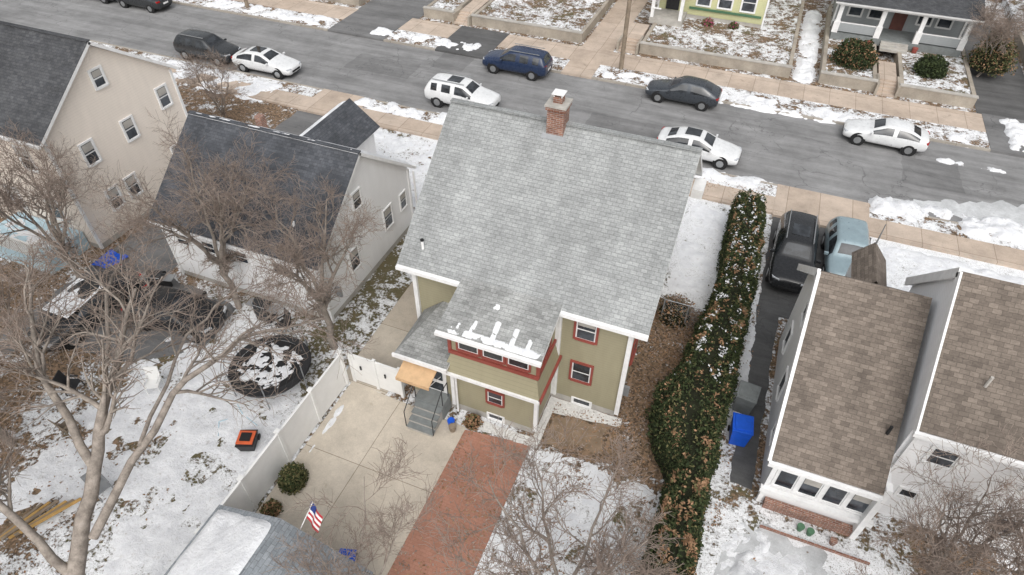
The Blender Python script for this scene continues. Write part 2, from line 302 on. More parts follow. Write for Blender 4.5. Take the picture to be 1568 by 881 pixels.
# ------------------------------------------------------------------ main house
def main_house():
    E=empty('olive_house'); w=MB()
    x0,x1,y0,y1=-9.4,-1.6,14.6,23.4; ry=19.0
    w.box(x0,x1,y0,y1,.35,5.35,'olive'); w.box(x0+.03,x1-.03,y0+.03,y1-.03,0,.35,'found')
    for x,sg in((x0,-1),(x1,1)):
        pts=[(x,y0,5.35),(x,y1,5.35),(x,ry,8.8)]; w.poly(pts if sg>0 else pts[::-1],'olive')
    w.box(-7.2,-4.1,12.75,14.6,.35,4.62,'olive'); w.box(-7.17,-4.13,12.78,14.6,0,.35,'found')
    for pts in ([(-7.42,12.42,2.5),(-3.88,12.42,2.5),(-4.1,12.745,3.25),(-7.2,12.745,3.25)],[(-3.88,12.42,2.5),(-3.88,14.59,2.5),(-4.1,14.59,3.25),(-4.1,12.745,3.25)],[(-7.42,14.59,2.5),(-7.42,12.42,2.5),(-7.2,12.745,3.25),(-7.2,14.59,3.25)]): w.poly(pts,'olive2')
    w.poly([(-7.42,12.42,2.5),(-7.42,14.59,2.5),(-3.88,14.59,2.5),(-3.88,12.42,2.5)],'trim')
    w.poly([(-4.09,12.76,4.62),(-4.09,14.6,4.62),(-4.09,14.6,5.15)],'olive'); w.poly([(-7.21,12.76,4.62),(-7.21,14.6,5.15),(-7.21,14.6,4.62)],'olive')
    w.box(-8.95,-7.2,12.75,14.6,.35,2.75,'olive'); w.box(-8.93,-7.2,12.78,14.6,0,.35,'found'); w.build('walls',E)
    r=MB()
    r.slope((-9.85,14.15,5.2),(-1.0,14.15,5.2),(-1.0,19,9.0),(-9.85,19,9.0),'roof_main')
    r.slope((-1.0,23.85,5.2),(-9.85,23.85,5.2),(-9.85,19,9.0),(-1.0,19,9.0),'roof_main')
    r.obox((-5.42,19,9.02),(4.43,0,0),(0,.11,0),(0,0,.025),'roof_main')
    r.slope((-7.5,12.35,4.62),(-3.85,12.35,4.62),(-3.85,14.3,5.32),(-7.4,14.3,5.32),'roof_bump')
    r.slope((-9.25,12.3,2.75),(-7.2,12.3,2.75),(-7.2,14.6,3.5),(-8.4,14.6,3.5),'roof_bump',th=.08)
    r.slope((-9.25,14.6,2.75),(-9.25,12.3,2.75),(-8.4,14.6,3.5),(-8.42,14.6,3.5),'roof_bump',th=.06); r.build('roof',E)
    t=MB()
    t.obox((-5.42,14.1,5.1),(4.43,0,0),(0,.07,0),(0,0,.07),'trim'); t.obox((-5.67,12.3,4.52),(1.83,0,0),(0,.06,0),(0,0,.06),'trim')
    for x in(-9.45,-1.55):
        for y in(14.56,23.44): t.box(x-.08,x+.08,y-.07,y+.07,.3,5.15,'trim')
        for sg in(-1,1): t.obox((x+(.02 if x>-5 else -.02),19+sg*2.25,6.98),(.05,0,0),(0,2.25,-sg*1.76),(0,.06,.1),'trim')
    for x in(-4.06,-7.24): t.box(x-.07,x+.07,12.68,12.82,.3,2.48,'trim'); t.box(x-.06,x+.06,12.7,12.8,3.27,4.5,'red')
    t.box(-4.12,-4.0,14.52,14.6,.3,4.6,'trim'); t.box(-3.99,-3.9,14.5,14.6,.3,5.1,'trim')
    t.obox((-5.65,12.4,2.46),(1.8,0,0),(0,.05,0),(0,0,.06),'trim'); t.obox((-3.85,13.5,2.46),(.05,0,0),(0,1.1,0),(0,0,.06),'red')
    t.box(-7.28,-4.02,12.66,12.74,3.24,3.38,'red'); t.box(-4.1,-4.02,12.75,14.5,3.24,3.38,'red')
    t.box(-9.3,-7.2,12.22,12.3,2.62,2.78,'trim'); t.tube((-7.05,12.6,.1),(-7.05,12.6,2.4),.04,.04,6,'trim'); t.build('trim_boards',E)
    g=MB(); F=(0,-1,0)
    for x in(-6.55,-5.65,-4.75): g.win((x,12.75,3.85),F,.74,.6,'red',rail=False,tw=.07)
    g.win((-3.05,14.6,4.15),F,.7,.9,'red',blind=.25); g.win((-3.05,14.6,1.95),F,.7,.9,'red'); g.win((-5.6,12.75,1.45),F,.58,.6,'red',tw=.07)
    g.win((-5.6,12.78,.28),F,.6,.26,'trim',rail=False,tw=.05); g.win((-2.9,14.63,.25),F,.7,.28,'trim',rail=False,tw=.05)
    g.win((-4.1,13.6,3.9),(1,0,0),.6,.6,'red',rail=False)
    for y in(16.5,19.2,21.8):
        for z in(1.95,4.1): g.win((-1.6,y,z),(1,0,0),.8,1.05,'red'); g.win((-9.4,y,z),(-1,0,0),.8,1.05,'red')
    g.win((-1.6,19,6.7),(1,0,0),.8,.9,'red')
    for x in(-8,-3):
        for z in(1.95,4.1): g.win((x,23.4,z),(0,1,0),.9,1.1,'red')
    g.build('windows',E)
    d=MB(); d.box(-8.3,-7.5,12.7,12.745,.8,2.45,'trim'); d.box(-8.18,-7.63,12.67,12.695,1.5,2.3,'glass'); d.box(-8.18,-7.63,12.67,12.695,.9,1.3,'glass')
    d.box(-8.55,-7.4,12.1,12.74,0,.78,'step')
    for i in range(4): d.box(-8.45,-7.45,12.1-.21*(i+1),12.1-.21*i,0,.78-.16*(i+1)+.01,'found'); d.box(-8.48,-7.42,12.1-.21*(i+1)-.02,12.1-.21*i,.78-.16*(i+1)+.012,.78-.16*(i+1)+.045,'step')
    for x in(-8.52,-7.42):
        d.tube((x,12.6,.8),(x,12.6,1.6),.018,.018,6,'black'); d.tube((x,12.15,.8),(x,12.15,1.6),.018,.018,6,'black'); d.tube((x,12.6,1.6),(x,12.15,1.6),.018,.018,6,'black'); d.tube((x,12.15,1.6),(x,11.3,.95),.018,.018,6,'black'); d.tube((x,11.3,.1),(x,11.3,.95),.018,.018,6,'black')
    d.build('back_steps',E)
    a=MB(); a.slope((-8.95,11.75,2.2),(-7.65,11.75,2.2),(-7.65,12.7,2.5),(-8.95,12.7,2.5),'tan','tan',.04)
    a.obox((-8.3,11.74,2.13),(.65,0,0),(0,.015,0),(0,0,.07),'tan'); a.tube((-8.9,11.8,2.15),(-8.9,12.7,1.7),.015,.015,5,'trim'); a.tube((-7.7,11.8,2.15),(-7.7,12.7,1.7),.015,.015,5,'trim'); a.build('awning',E)
    c=MB(); c.box(-6.12,-5.53,18.6,19.2,7.8,9.6,'brick'); c.box(-6.17,-5.48,18.55,19.25,9.6,9.72,'brick'); c.box(-6.2,-5.45,18.52,19.28,9.72,9.79,'found')
    c.box(-5.98,-5.67,18.75,19.05,9.79,10.0,'brick'); c.box(-6.03,-5.62,18.7,19.1,10.1,10.13,'trim')
    for x in(-5.96,-5.69):
        for y in(18.77,19.03): c.tube((x,y,9.98),(x,y,10.1),.02,.02,4,'trim')
    c.poly([(-6.25,18.45,8.6),(-5.4,18.45,8.6),(-5.4,18.6,8.72),(-6.25,18.6,8.72)],'grey'); c.build('chimney',E)
    v=MB(); v.tube((-9.1,14.75,5.6),(-9.1,14.75,6.0),.05,.05,8,'trim'); v.tube((-9.1,14.75,6.0),(-9.1,14.75,6.06),.065,.065,8,'dark'); v.build('vent_pipe',E)
    s=MB(); s.box(-1.58,-1.15,15.4,16.1,3.7,4.1,'trim'); s.box(-1.58,-1.3,14.9,15.0,1.0,1.5,'grey'); s.build('air_conditioner',E)
    p=MB(); p.box(-3.0,-1.4,23.4,24.6,2.9,3.0,'trim'); p.box(-8.0,-4,23.4,25.4,2.9,3.05,'roof_main'); p.box(-8.0,-4,23.4,25.4,0,.5,'wallc')
    for x in(-7.9,-4.1): p.box(x-.08,x+.08,25.1,25.3,.5,2.9,'trim')
    p.box(-1.2,-.75,22.4,23.3,4.9,5.3,'trim'); p.build('front_porch',E)
    def bz(y): return 4.62+(y-12.35)*.359+.004
    for i,(xa,xb,ya,yb,th) in enumerate([(-7.2,-3.9,12.36,12.62,.15),(-6.45,-6.25,12.5,13.05,.0),(-5.72,-5.5,12.5,13.2,.0),(-5.05,-4.85,12.5,13.15,.0),(-4.5,-4.32,12.5,12.95,.0),(-6.0,-5.75,13.5,13.75,.2),(-6.9,-6.75,12.55,12.8,.1)]):
        snow_patch('roof_snow',(xa,ya,bz(ya)),(xb,ya,bz(ya)),(xb,yb,bz(yb)),(xa,yb,bz(yb)),.018,th,.025,5.+i*2.3,4.2,E,.05,'snowr',1.)
main_house()
# ------------------------------------------------------------------ generic gable house, ridge along X
def gable(name,x0,x1,y0,y1,ze,ry,rz,wall,roof,ov=.35,ovx=.3,base='found'):
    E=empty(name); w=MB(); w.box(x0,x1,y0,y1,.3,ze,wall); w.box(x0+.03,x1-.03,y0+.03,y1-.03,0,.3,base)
    sl0=(rz-ze)/(ry-y0); sl1=(rz-ze)/(y1-ry)
    for x,sg in((x0,-1),(x1,1)):
        pts=[(x,y0,ze),(x,y1,ze),(x,ry,rz-.06)]; w.poly(pts if sg>0 else pts[::-1],wall)
    w.build('walls',E); r=MB(); a=x0-ovx;b=x1+ovx
    r.slope((a,y0-ov,ze-sl0*ov+.12),(b,y0-ov,ze-sl0*ov+.12),(b,ry,rz+.12),(a,ry,rz+.12),roof)
    r.slope((b,y1+ov,ze-sl1*ov+.12),(a,y1+ov,ze-sl1*ov+.12),(a,ry,rz+.12),(b,ry,rz+.12),roof)
    r.obox(((a+b)/2,ry,rz+.135),((b-a)/2,0,0),(0,.1,0),(0,0,.02),roof)
    r.obox(((a+b)/2,y0-ov-.06,ze-sl0*ov+.03),((b-a)/2,0,0),(0,.05,0),(0,0,.06),'trim')
    r.obox(((a+b)/2,y1+ov+.06,ze-sl1*ov+.03),((b-a)/2,0,0),(0,.05,0),(0,0,.06),'trim'); r.build('roof',E)
    t=MB()
    for x in(x0,x1):
        for y in(y0,y1): t.box(x-.06,x+.06,y-.06,y+.06,.1,ze-.15,'trim')
    t.build('corner_boards',E); return E
E=gable('cream_house',-38,-26.7,14.7,21.9,6.05,18.3,8.6,'beige','roof_h1')
g=MB(); X=(1,0,0)
for y,z,w,h in[(18.2,7.1,.55,.75),(21,4.9,.6,.95),(16.3,4.4,.6,1.0),(18.6,4.4,.6,.95),(16.4,1.9,.6,1.),(17.5,1.9,.6,1.),(20.6,1.9,.6,1.)]: g.win((-26.7,y,z),X,w,h,blind=.35)
for x in(-36,-33.5,-31,-28.5):
    for z in(1.9,4.6): g.win((x,14.7,z),(0,-1,0),.7,1.1,blind=.3)
g.build('windows',E)
d=MB(); d.box(-31.5,-27.4,12.5,14.64,.0,.95,'lblue')
for i in range(28): d.box(-31.5+i*.15,-31.44+i*.15,12.44,12.49,.95,1.75,'vinyl')
d.box(-31.5,-27.4,12.43,12.5,1.75,1.82,'vinyl')
for i in range(10): d.box(-27.4,-27.34,12.5+i*.2,12.56+i*.2,.95,1.75,'vinyl')
d.box(-27.42,-27.33,12.45,14.5,1.75,1.82,'vinyl'); d.build('deck',E)
snow_patch('deck_snow',(-31.4,12.6,.95),(-27.5,12.6,.95),(-27.5,14.5,.95),(-31.4,14.5,.95),.1,.3,.12,2.,1.,E)
E=gable('white_cape_house',-21.9,-13.95,14.8,22.0,3.45,18.35,6.2,'white','roof_dark',.35,.25)
g=MB()
for y,z,w,h in[(17.9,4.3,.55,.75),(19.9,2.0,.65,1.0),(17.0,1.8,.65,1.0),(21.3,2.0,.5,.8)]: g.win((-13.95,y,z),X,w,h,blind=.3,tw=.06)
for x in(-21,-17.9,-16,-19.6): g.win((x,14.8,2.35),(0,-1,0),.65,.55,tw=.06)
g.build('windows',E)
v=MB(); v.slope((-19.95,20.2,3.5),(-19.95,24.6,3.5),(-18.4,24.6,4.75),(-18.4,20.2,4.75),'roof_dark'); v.slope((-16.85,24.6,3.5),(-16.85,20.2,3.5),(-18.4,20.2,4.75),(-18.4,24.6,4.75),'roof_dark')
v.box(-19.7,-17.1,21.9,24.3,0,3.5,'white'); v.poly([(-17.1,24.31,3.5),(-19.7,24.31,3.5),(-18.4,24.31,4.6)],'white'); v.build('entry_gable',E)
c=MB(); c.box(-18.95,-18.65,18.7,19.0,5.6,6.6,'brick'); c.tube((-15.4,15.6,3.9),(-15.4,15.6,4.35),.06,.06,8,'trim'); c.build('chimney',E)
c=MB(); c.tube((-13.6,21.95,.2),(-13.6,21.95,3.3),.05,.05,6,'trim'); c.box(-13.95,-13.7,15.4,15.5,1.0,1.5,'grey'); c.build('downspout',E)
snow_patch('roof_snow',(-22.1,18.42,6.28),(-13.75,18.42,6.28),(-13.75,22.2,3.44),(-22.1,22.2,3.44),.09,-.3,.15,9.,.8,E,.1,'snowr')
snow_patch('roof_snow',(-22.1,18.25,6.32),(-13.75,18.25,6.32),(-13.75,18.5,6.34),(-22.1,18.5,6.34),.06,.1,.06,9.,1.2,E,.08,'snowr')
snow_patch('roof_snow',(-19.9,20.6,3.56),(-19.9,24.5,3.56),(-18.45,24.5,4.73),(-18.45,20.6,4.73),.08,-.3,.1,4.,.8,E,.1,'snowr')
E=empty('white_brown_roof_house'); w=MB()
w.box(3.75,6.8,13.2,20.9,0,2.85,'white'); w.poly([(3.75,13.2,2.85),(3.75,20.9,2.85),(3.75,20.9,3.95),(3.75,17.5,6.5),(3.75,13.2,2.95)][::-1],'white')
w.poly([(3.75,20.9,2.85),(6.8,20.9,2.85),(6.8,20.9,3.95),(3.75,20.9,3.95)],'white')
w.box(6.8,15.5,14.2,20.0,0,5.0,'white'); w.poly([(6.8,20.0,5),(6.8,14.2,5),(6.8,17.1,7.9)],'white'); w.poly([(15.5,14.2,5),(15.5,20,5),(15.5,17.1,7.9)],'white'); w.build('walls',E); r=MB()
r.slope((3.45,12.85,2.78),(6.6,12.85,2.78),(6.6,17.5,6.6),(3.45,17.5,6.6),'roof_brown'); r.slope((6.6,21.2,3.8),(3.45,21.2,3.8),(3.45,17.5,6.6),(6.6,17.5,6.6),'roof_brown')
r.slope((6.72,13.8,4.85),(15.8,13.8,4.85),(15.8,17.1,8.05),(6.72,17.1,8.05),'roof_brown'); r.slope((15.8,20.4,4.85),(6.72,20.4,4.85),(6.72,17.1,8.05),(15.8,17.1,8.05),'roof_brown')
r.slope((5.1,22.2,4.2),(5.1,19.9,4.2),(5.7,19.9,4.9),(5.7,22.2,4.9),'roof_brown','roof_brown',th=.08); r.slope((6.3,19.9,4.2),(6.3,22.2,4.2),(5.7,22.2,4.9),(5.7,19.9,4.9),'roof_brown','roof_brown',th=.08)
r.box(5.2,6.2,20.9,22.0,0,4.2,'white'); r.poly([(6.2,22.01,4.2),(5.2,22.01,4.2),(5.7,22.01,4.8)],'white'); r.build('roof',E); t=MB()
t.box(3.4,6.6,12.72,12.84,2.6,2.76,'trim'); t.box(6.65,15.8,13.68,13.79,4.68,4.84,'trim'); t.box(6.6,6.78,12.9,13.2,0,3.0,'trim')
t.obox((6.69,15.45,6.4),(.03,0,0),(0,1.65,1.6),(0,-.1,.1),'trim'); t.obox((6.69,18.75,6.4),(.03,0,0),(0,1.65,-1.6),(0,.1,.1),'trim')
t.obox((3.4,15.17,4.62),(.05,0,0),(0,2.33,1.91),(0,-.08,.1),'trim'); t.obox((3.4,19.35,5.12),(.05,0,0),(0,1.85,-1.4),(0,.08,.1),'trim')
t.box(3.6,7.0,13.02,13.19,.75,.95,'trim'); t.box(6.9,7.0,14.05,14.15,.2,4.6,'trim'); t.box(3.68,3.82,13.12,13.27,0,2.7,'trim')
t.tube((5.7,22.1,4.9),(5.7,22.1,5.8),.03,.015,6,'grey'); t.tube((8.0,15.0,6.0),(8.0,15.0,6.4),.045,.045,7,'found'); t.tube((6.3,14.2,3.9),(6.3,14.2,4.25),.05,.05,7,'dark')
t.box(3.9,6.7,12.95,13.18,0,.35,'brick'); t.build('trim_boards',E); g=MB()
for i in range(4): g.win((4.2+.72*i,13.2,1.6),(0,-1,0),.6,.9,rail=False,tw=.06,blind=.3 if i%2 else 0)
for y,z in((15.0,1.6),(17.0,1.7),(19.4,1.7),(16.8,4.2),(18.4,4.2)): g.win((3.75,y,z),(-1,0,0),.65,1.0,tw=.07)
for x,z in((7.9,3.6),(10.5,3.6),(13,3.6),(10.5,1.4),(13,1.4)): g.win((x,14.2,z),(0,-1,0),.7,.7)
g.win((7.8,14.2,1.5),(0,-1,0),.5,.35,rail=False); g.build('windows',E)
E=empty('garage'); w=MB(); w.box(-11.1,-6.6,-2,5.3,0,2.2,'greyw'); w.poly([(-6.6,5.3,2.2),(-11.1,5.3,2.2),(-8.95,5.3,3.0)],'greyw'); w.build('walls',E); r=MB()
r.slope((-11.4,5.6,2.2),(-11.4,-2.3,2.2),(-8.95,-2.3,3.15),(-8.95,5.6,3.15),'roof_gar',th=.1); r.slope((-6.2,-2.3,2.1),(-6.2,5.6,2.1),(-8.95,5.6,3.15),(-8.95,-2.3,3.15),'roof_gar',th=.1); r.build('roof',E)
snow_patch('roof_snow',(-11.35,5.5,2.24),(-11.35,-2,2.24),(-9.0,-2,3.14),(-9.0,5.5,3.14),.08,-.2,.12,3.,.8,E,.12,'snowr')
# ------------------------------------------------------------------ houses across the street on terraces
def terrace(x0,x1,y0=46.3,y1=75):
    MB().box(x0+.25,x1-.25,y0+.25,y1,-.1,.62,'lawnT').build('terrace_lawn')
    mb=MB(); mb.box(x0,x1,y0,y0+.25,0,.72,'wallc'); mb.box(x0-.03,x1+.03,y0-.04,y0+.29,.72,.8,'found'); mb.box(x0,x0+.25,y0+.25,y1-15,0,.7,'wallc'); mb.box(x1-.25,x1,y0+.25,y1-15,0,.7,'wallc'); mb.build('retaining_wall')
for a in((-60,-32),(-26,-23.4),(-21.8,-12.8),(-8.4,2.1),(4.0,7.5),(8.9,13.4),(17.5,40)): terrace(*a)
sheet('driveway',[(-12.6,45.6),(-10.2,45.6),(-10.2,62),(-12.6,62)],.02,'walk'); sheet('driveway',[(-31.8,45.6),(-26.2,45.6),(-26.2,62),(-31.8,62)],.02,'drivel'); sheet('driveway',[(13.6,45.6),(17.3,45.6),(17.3,62),(13.6,62)],.02,'drive')
snow_patch('snow_bank',(2.2,45.8,.02),(3.9,45.8,.02),(3.9,60,.02),(2.2,60,.02),.2,-.05,seed=6)
def steps(x0,x1,y,n=5,z=.62):
    mb=MB()
    for i in range(n): mb.box(x0,x1,y+i*.3,y+i*.3+.3 if i<n-1 else y+i*.3+3.,0,z*(i+1)/n,'walk')
    mb.box(x0-.15,x0-.002,y-.05,y+n*.3+.2,0,z+.12,'wallc'); mb.box(x1+.002,x1+.15,y-.05,y+n*.3+.2,0,z+.12,'wallc'); mb.build('stone_steps')
steps(-23.2,-22.0,46.0); steps(-9.9,-8.6,46.0); steps(7.65,8.75,46.0)
def lift(E,z): E.location.z=z
E=gable('yellow_house',-8.6,-.6,52.8,62,5.4,57.4,8.6,'yellow','roof_h1'); lift(E,.6); g=MB()
for x in(-5.2,-3.6,-1.9): g.win((x,52.8,1.75),(0,-1,0),1.0,1.3,'trim'); g.win((x,52.8,4.3),(0,-1,0),.9,1.2,'trim')
for y in(54.5,57,60): g.win((-.6,y,1.8),X,.8,1.2)
g.box(-6.2,-.8,52.68,52.79,.75,.9,'green'); g.build('windows',E); p=MB(); p.box(-8.8,-6.3,50.6,52.75,0,.45,'found'); p.box(-9,-6.1,50.4,52.75,2.7,2.9,'trim'); p.slope((-9.1,50.3,2.9),(-6,50.3,2.9),(-6,52.8,3.4),(-9.1,52.8,3.4),'roof_h1',th=.06)
for x in(-8.65,-6.5): p.box(x-.12,x+.12,50.7,50.94,.45,2.7,'trim')
p.box(-8.0,-7.0,52.7,52.79,.5,2.5,'black'); p.box(-8.7,-8.0,50.66,50.72,1.1,1.2,'trim'); p.build('porch',E)
E=gable('grey_bungalow',4.3,12.9,55.2,63,3.2,59,5.6,'greyw','roof_h1'); lift(E,.6); g=MB()
for x in(5.6,7.0,10.3,11.6): g.win((x,55.2,1.7),(0,-1,0),.9,1.2)
g.box(8.2,9.1,55.1,55.19,.5,2.5,'door'); g.build('windows',E); p=MB(); p.box(4.3,12.9,52.9,55.15,0,.5,'step'); p.slope((3.9,52.5,2.75),(13.3,52.5,2.75),(13.3,55.6,3.5),(3.9,55.6,3.5),'roof_h1'); p.box(4.2,13,52.8,52.95,2.45,2.68,'trim')
for x in(4.45,7.3,9.9,12.75): p.box(x-.14,x+.14,52.95,53.2,.5,2.45,'trim'); p.box(x-.2,x+.2,52.9,53.27,.5,1.3,'trim')
for a,b in((4.6,7.1),(10.1,12.6)): p.box(a,b,53.0,53.05,1.2,1.27,'trim'); p.box(a,b,53.0,53.04,.6,1.19,'greyw')
for i in range(3): p.box(7.7,9.5,52.9-.3*(i+1),52.9-.3*i,0,.4-.12*i,'found')
for x in(7.0,10.0): p.tube((x,52.6,.0),(x,52.6,.35),.16,.2,10,'red')
p.build('porch',E)
E=gable('lilac_house',-21.5,-13.5,54.2,63,5.5,58.6,8.8,'lilac','roof_h1'); lift(E,.6); g=MB()
for x in(-20,-18,-16,-14.6): g.win((x,54.2,1.8),(0,-1,0),.9,1.3)
g.build('windows',E)
for x0,x1,wm in((-45,-36,'white'),(20,29,'beige')):
    E=gable('white_house' if wm=='white' else 'tan_house',x0,x1,54.2,63,5.5,58.6,8.8,wm,'roof_h1'); lift(E,.6); g=MB()
    for i in range(3): g.win((x0+1.5+3*i,54.2,1.8),(0,-1,0),.9,1.3); g.win((x0+1.5+3*i,54.2,4.3),(0,-1,0),.9,1.3)
    g.build('windows',E)
# ------------------------------------------------------------------ cars
SED=[(2.34,.34,.5,.66,.46,.66,.56,.5,.62),(2.26,.24,.68,.82,.48,.8,.66,.62,.74),(1.8,.2,.8,.9,.5,.87,.79,.68,.87),(1.0,.2,.82,.92,.52,.9,.9,.76,.98),(.88,.2,.82,.92,.52,.9,.91,.75,1.03),(.15,.2,.82,.92,.52,.9,.94,.62,1.39),(0,.2,.82,.92,.52,.9,.94,.6,1.42),
     (-.35,.2,.82,.92,.52,.9,.95,.6,1.43),(-.45,.2,.82,.92,.52,.9,.95,.6,1.43),(-1.05,.2,.82,.92,.54,.9,.97,.6,1.38),(-1.25,.2,.82,.92,.54,.9,.97,.61,1.33),(-1.85,.22,.82,.91,.56,.88,.98,.7,1.09),(-1.95,.22,.8,.9,.56,.87,.97,.7,1.05),(-2.25,.26,.72,.84,.58,.82,.93,.66,1.02),(-2.34,.36,.55,.72,.55,.7,.78,.55,.86)]
SUV=[(2.34,.36,.55,.7,.52,.7,.7,.55,.78),(2.26,.26,.7,.86,.54,.84,.82,.66,.92),(1.8,.24,.8,.92,.56,.9,.95,.72,1.03),(1.15,.24,.84,.94,.58,.92,1.03,.78,1.12),(1.03,.24,.84,.94,.58,.92,1.04,.77,1.17),(.4,.24,.84,.94,.58,.92,1.07,.66,1.6),(.25,.24,.84,.94,.58,.92,1.07,.65,1.64),
     (-.25,.24,.84,.94,.58,.92,1.08,.65,1.67),(-.35,.24,.84,.94,.58,.92,1.08,.65,1.67),(-1.2,.24,.84,.94,.6,.92,1.1,.65,1.65),(-1.32,.24,.84,.94,.6,.92,1.1,.65,1.65),(-1.9,.26,.84,.93,.6,.91,1.12,.64,1.6),(-2.02,.26,.82,.92,.6,.9,1.12,.64,1.55),(-2.28,.28,.76,.9,.62,.88,1.08,.74,1.15),(-2.36,.38,.6,.78,.6,.78,.9,.6,.98)]
def car(name,x,y,ang,col,kind='sedan',rails=False,sun=False,L=1.):
    E=empty(name,(x,y,.012),math.radians(ang)); S=SUV if kind=='suv' else SED; b=MB(); kb=b.mi(col);kg=b.mi('cglass');kd=b.mi('dark')
    if kind=='fast':
        H={-1.25:1.38,-1.85:1.2,-1.95:1.16,-2.25:1.06,-2.34:.9}; S=[s[:8]+((H.get(s[0],s[8])+(.1 if s[8]>1.2 else 0)),) for s in SED]
    for (a,zb,wb,wm,zm,wt,zt,wr,zr) in S:
        R=[(0,zb),(wb,zb),(wm,zm),(wt,zt),(wr,zr-.05),(wr-.09,zr),(0,zr+.03)]; R=R+[(-p,q) for p,q in R[5:0:-1]]
        for p,q in R: b.v.append((a*L,p,q))
    n=12; N=len(S)
    for i in range(N-1):
        for j in range(n):
            b.f.append((i*n+j,i*n+(j+1)%n,(i+1)*n+(j+1)%n,(i+1)*n+j)); jj=j if j<6 else 11-j; k=kb
            if jj==0: k=kd
            if jj==3 and 4<=i<=10 and i!=7 and not(kind=='suv' and i==9): k=kg
            if jj==5 and i==4: k=kg
            if jj==5 and ((kind=='suv' and i==12) or (kind!='suv' and i==10)): k=kg
            b.fm.append(k)
    b.f.append(tuple(range(n))[::-1]); b.fm.append(kb); b.f.append(tuple((N-1)*n+j for j in range(n))); b.fm.append(kb)
    b.build('body',E,True,2)
    w=MB(); r=.36 if kind=='suv' else .34; hw=.94 if kind=='suv' else .92
    for xx in(1.42*L,-1.4*L):
        for sg in(-1,1):
            w.tube((xx,sg*(hw-.14),r+.02),(xx,sg*(hw-.035),r+.02),r+.075,r+.075,24,'dark'); w.tube((xx,sg*(hw-.24),r-.01),(xx,sg*(hw-.01),r-.01),r,r-.02,24,'dark'); w.tube((xx,sg*(hw-.1),r-.01),(xx,sg*(hw+.003),r-.01),r*.66,r*.6,10,'alu')
    w.build('wheels',E); d=MB(); zl=S[1][6]; tl=S[-2][6]
    for sg in(-1,1):
        d.obox((2.2*L,sg*.62,zl-.0),(.07,-sg*.02,0),(-.05,sg*.15,0),(0,0,.05),'head'); d.obox((-2.24*L,sg*.66,tl-.06),(.06,0,0),(.03,sg*.14,0),(0,0,.06),'tail')
        d.obox((.78,sg*(hw+.06),S[4][6]+.05),(.05,0,0),(0,.09,0),(0,0,.06),col)
        for xx in(.35,-.42,-1.15): d.box(xx-.006,xx+.006,sg*(hw-.035)-.008,sg*(hw-.035)+.008,.42,S[4][6]-.06,'dark')
        if rails: d.obox((-.7*L,sg*.58,S[8][8]+.035),(1.1*L,0,0),(0,.02,0),(0,0,.02),'grey')
    d.box(2.28*L,2.345*L,-.42,.42,.42,.55,'dark'); d.box(-2.36*L,-2.3*L,-.25,.25,.6,.72,'trim')
    if sun: d.box(-.85,.0,-.38,.38,S[8][8]-.02,S[8][8]+.032,'cglass')
    d.build('details',E,bevel=.01)
PW=paint('car_paint_white',(.74,.75,.76)); PB=paint('car_paint_black',(.02,.021,.023),.2); PN=paint('car_paint_navy',(.02,.035,.08),.22); PG=paint('car_paint_grey',(.06,.068,.08),.25,.3); PL=paint('car_paint_pale_blue',(.3,.39,.43),.3,.2); PD=paint('car_paint_charcoal',(.045,.048,.052),.25,.3)
car('parked_suv',-36.4,33.6,0,PD,'suv',True); car('parked_sedan',-31.4,33.55,1,PW,sun=True); car('parked_suv',-16.9,34.2,-1,PW,'suv',True,True); car('parked_sedan',-2.0,33.9,-2,PW,sun=True)
car('parked_suv',-15.5,40.0,180,PN,'suv',True); car('parked_hatchback',-4.1,40.2,179,PG,'fast'); car('parked_sedan',7.9,39.5,177,PW,L=.97); car('parked_sedan',-48,39.4,180,PD); car('parked_suv',-53,39.5,180,PW,'suv')
car('parked_suv',3.75,26.1,-91,PB,'suv',True,True,1.04); car('parked_hatchback',6.0,26.9,-88,PL,'suv',L=.85); car('parked_sedan',-23.6,11.2,-95,PD,'sedan'); car('parked_sedan',-19.9,12.4,6,PB,'sedan',L=.86)
snow_patch('windscreen_snow',(-24.3,10.0,1.35),(-22.9,10.0,1.35),(-22.9,11.9,1.45),(-24.3,11.9,1.45),.06,.3,.08,4.,1.6)
# ------------------------------------------------------------------ bare trees
def tube_poly(vs,fs,pts,rs,n):
    base=len(vs); m=len(pts); a=None
    cs=[(math.cos(2*math.pi*j/n),math.sin(2*math.pi*j/n)) for j in range(n)]
    for i in range(m):
        d=(pts[min(i+1,m-1)]-pts[max(i-1,0)]).normalized()
        if a is None: a=d.orthogonal().normalized()
        a=(a-d*a.dot(d)); a=a.normalized() if a.length>1e-5 else d.orthogonal().normalized(); b=d.cross(a)
        for c,s in cs: vs.append(pts[i]+a*(c*rs[i])+b*(s*rs[i]))
    for i in range(m-1):
        for j in range(n): fs.append((base+i*n+j,base+i*n+(j+1)%n,base+(i+1)*n+(j+1)%n,base+(i+1)*n+j))
def branch(vs,fs,mt,p,d,L,r,dep,R,up,kids):
    ns=6 if dep>1 else 4; pts=[p.copy()]; rs=[r]; q=p.copy(); dd=d.normalized()
    for i in range(ns):
        dd=(dd+V3((R.gauss(0,1),R.gauss(0,1),R.gauss(0,1)))*.2+V3((0,0,up*.12))).normalized(); q=q+dd*(L/ns); pts.append(q.copy()); rs.append(max(.005,r*(1-.75*(i+1)/ns)))
    f0=len(fs); tube_poly(vs,fs,pts,rs,5 if r>.03 else 3); mt+= [0 if r>.02 else 1]*(len(fs)-f0)
    if dep>0: spawn(vs,fs,mt,pts,rs,L,dep,R,up,kids)
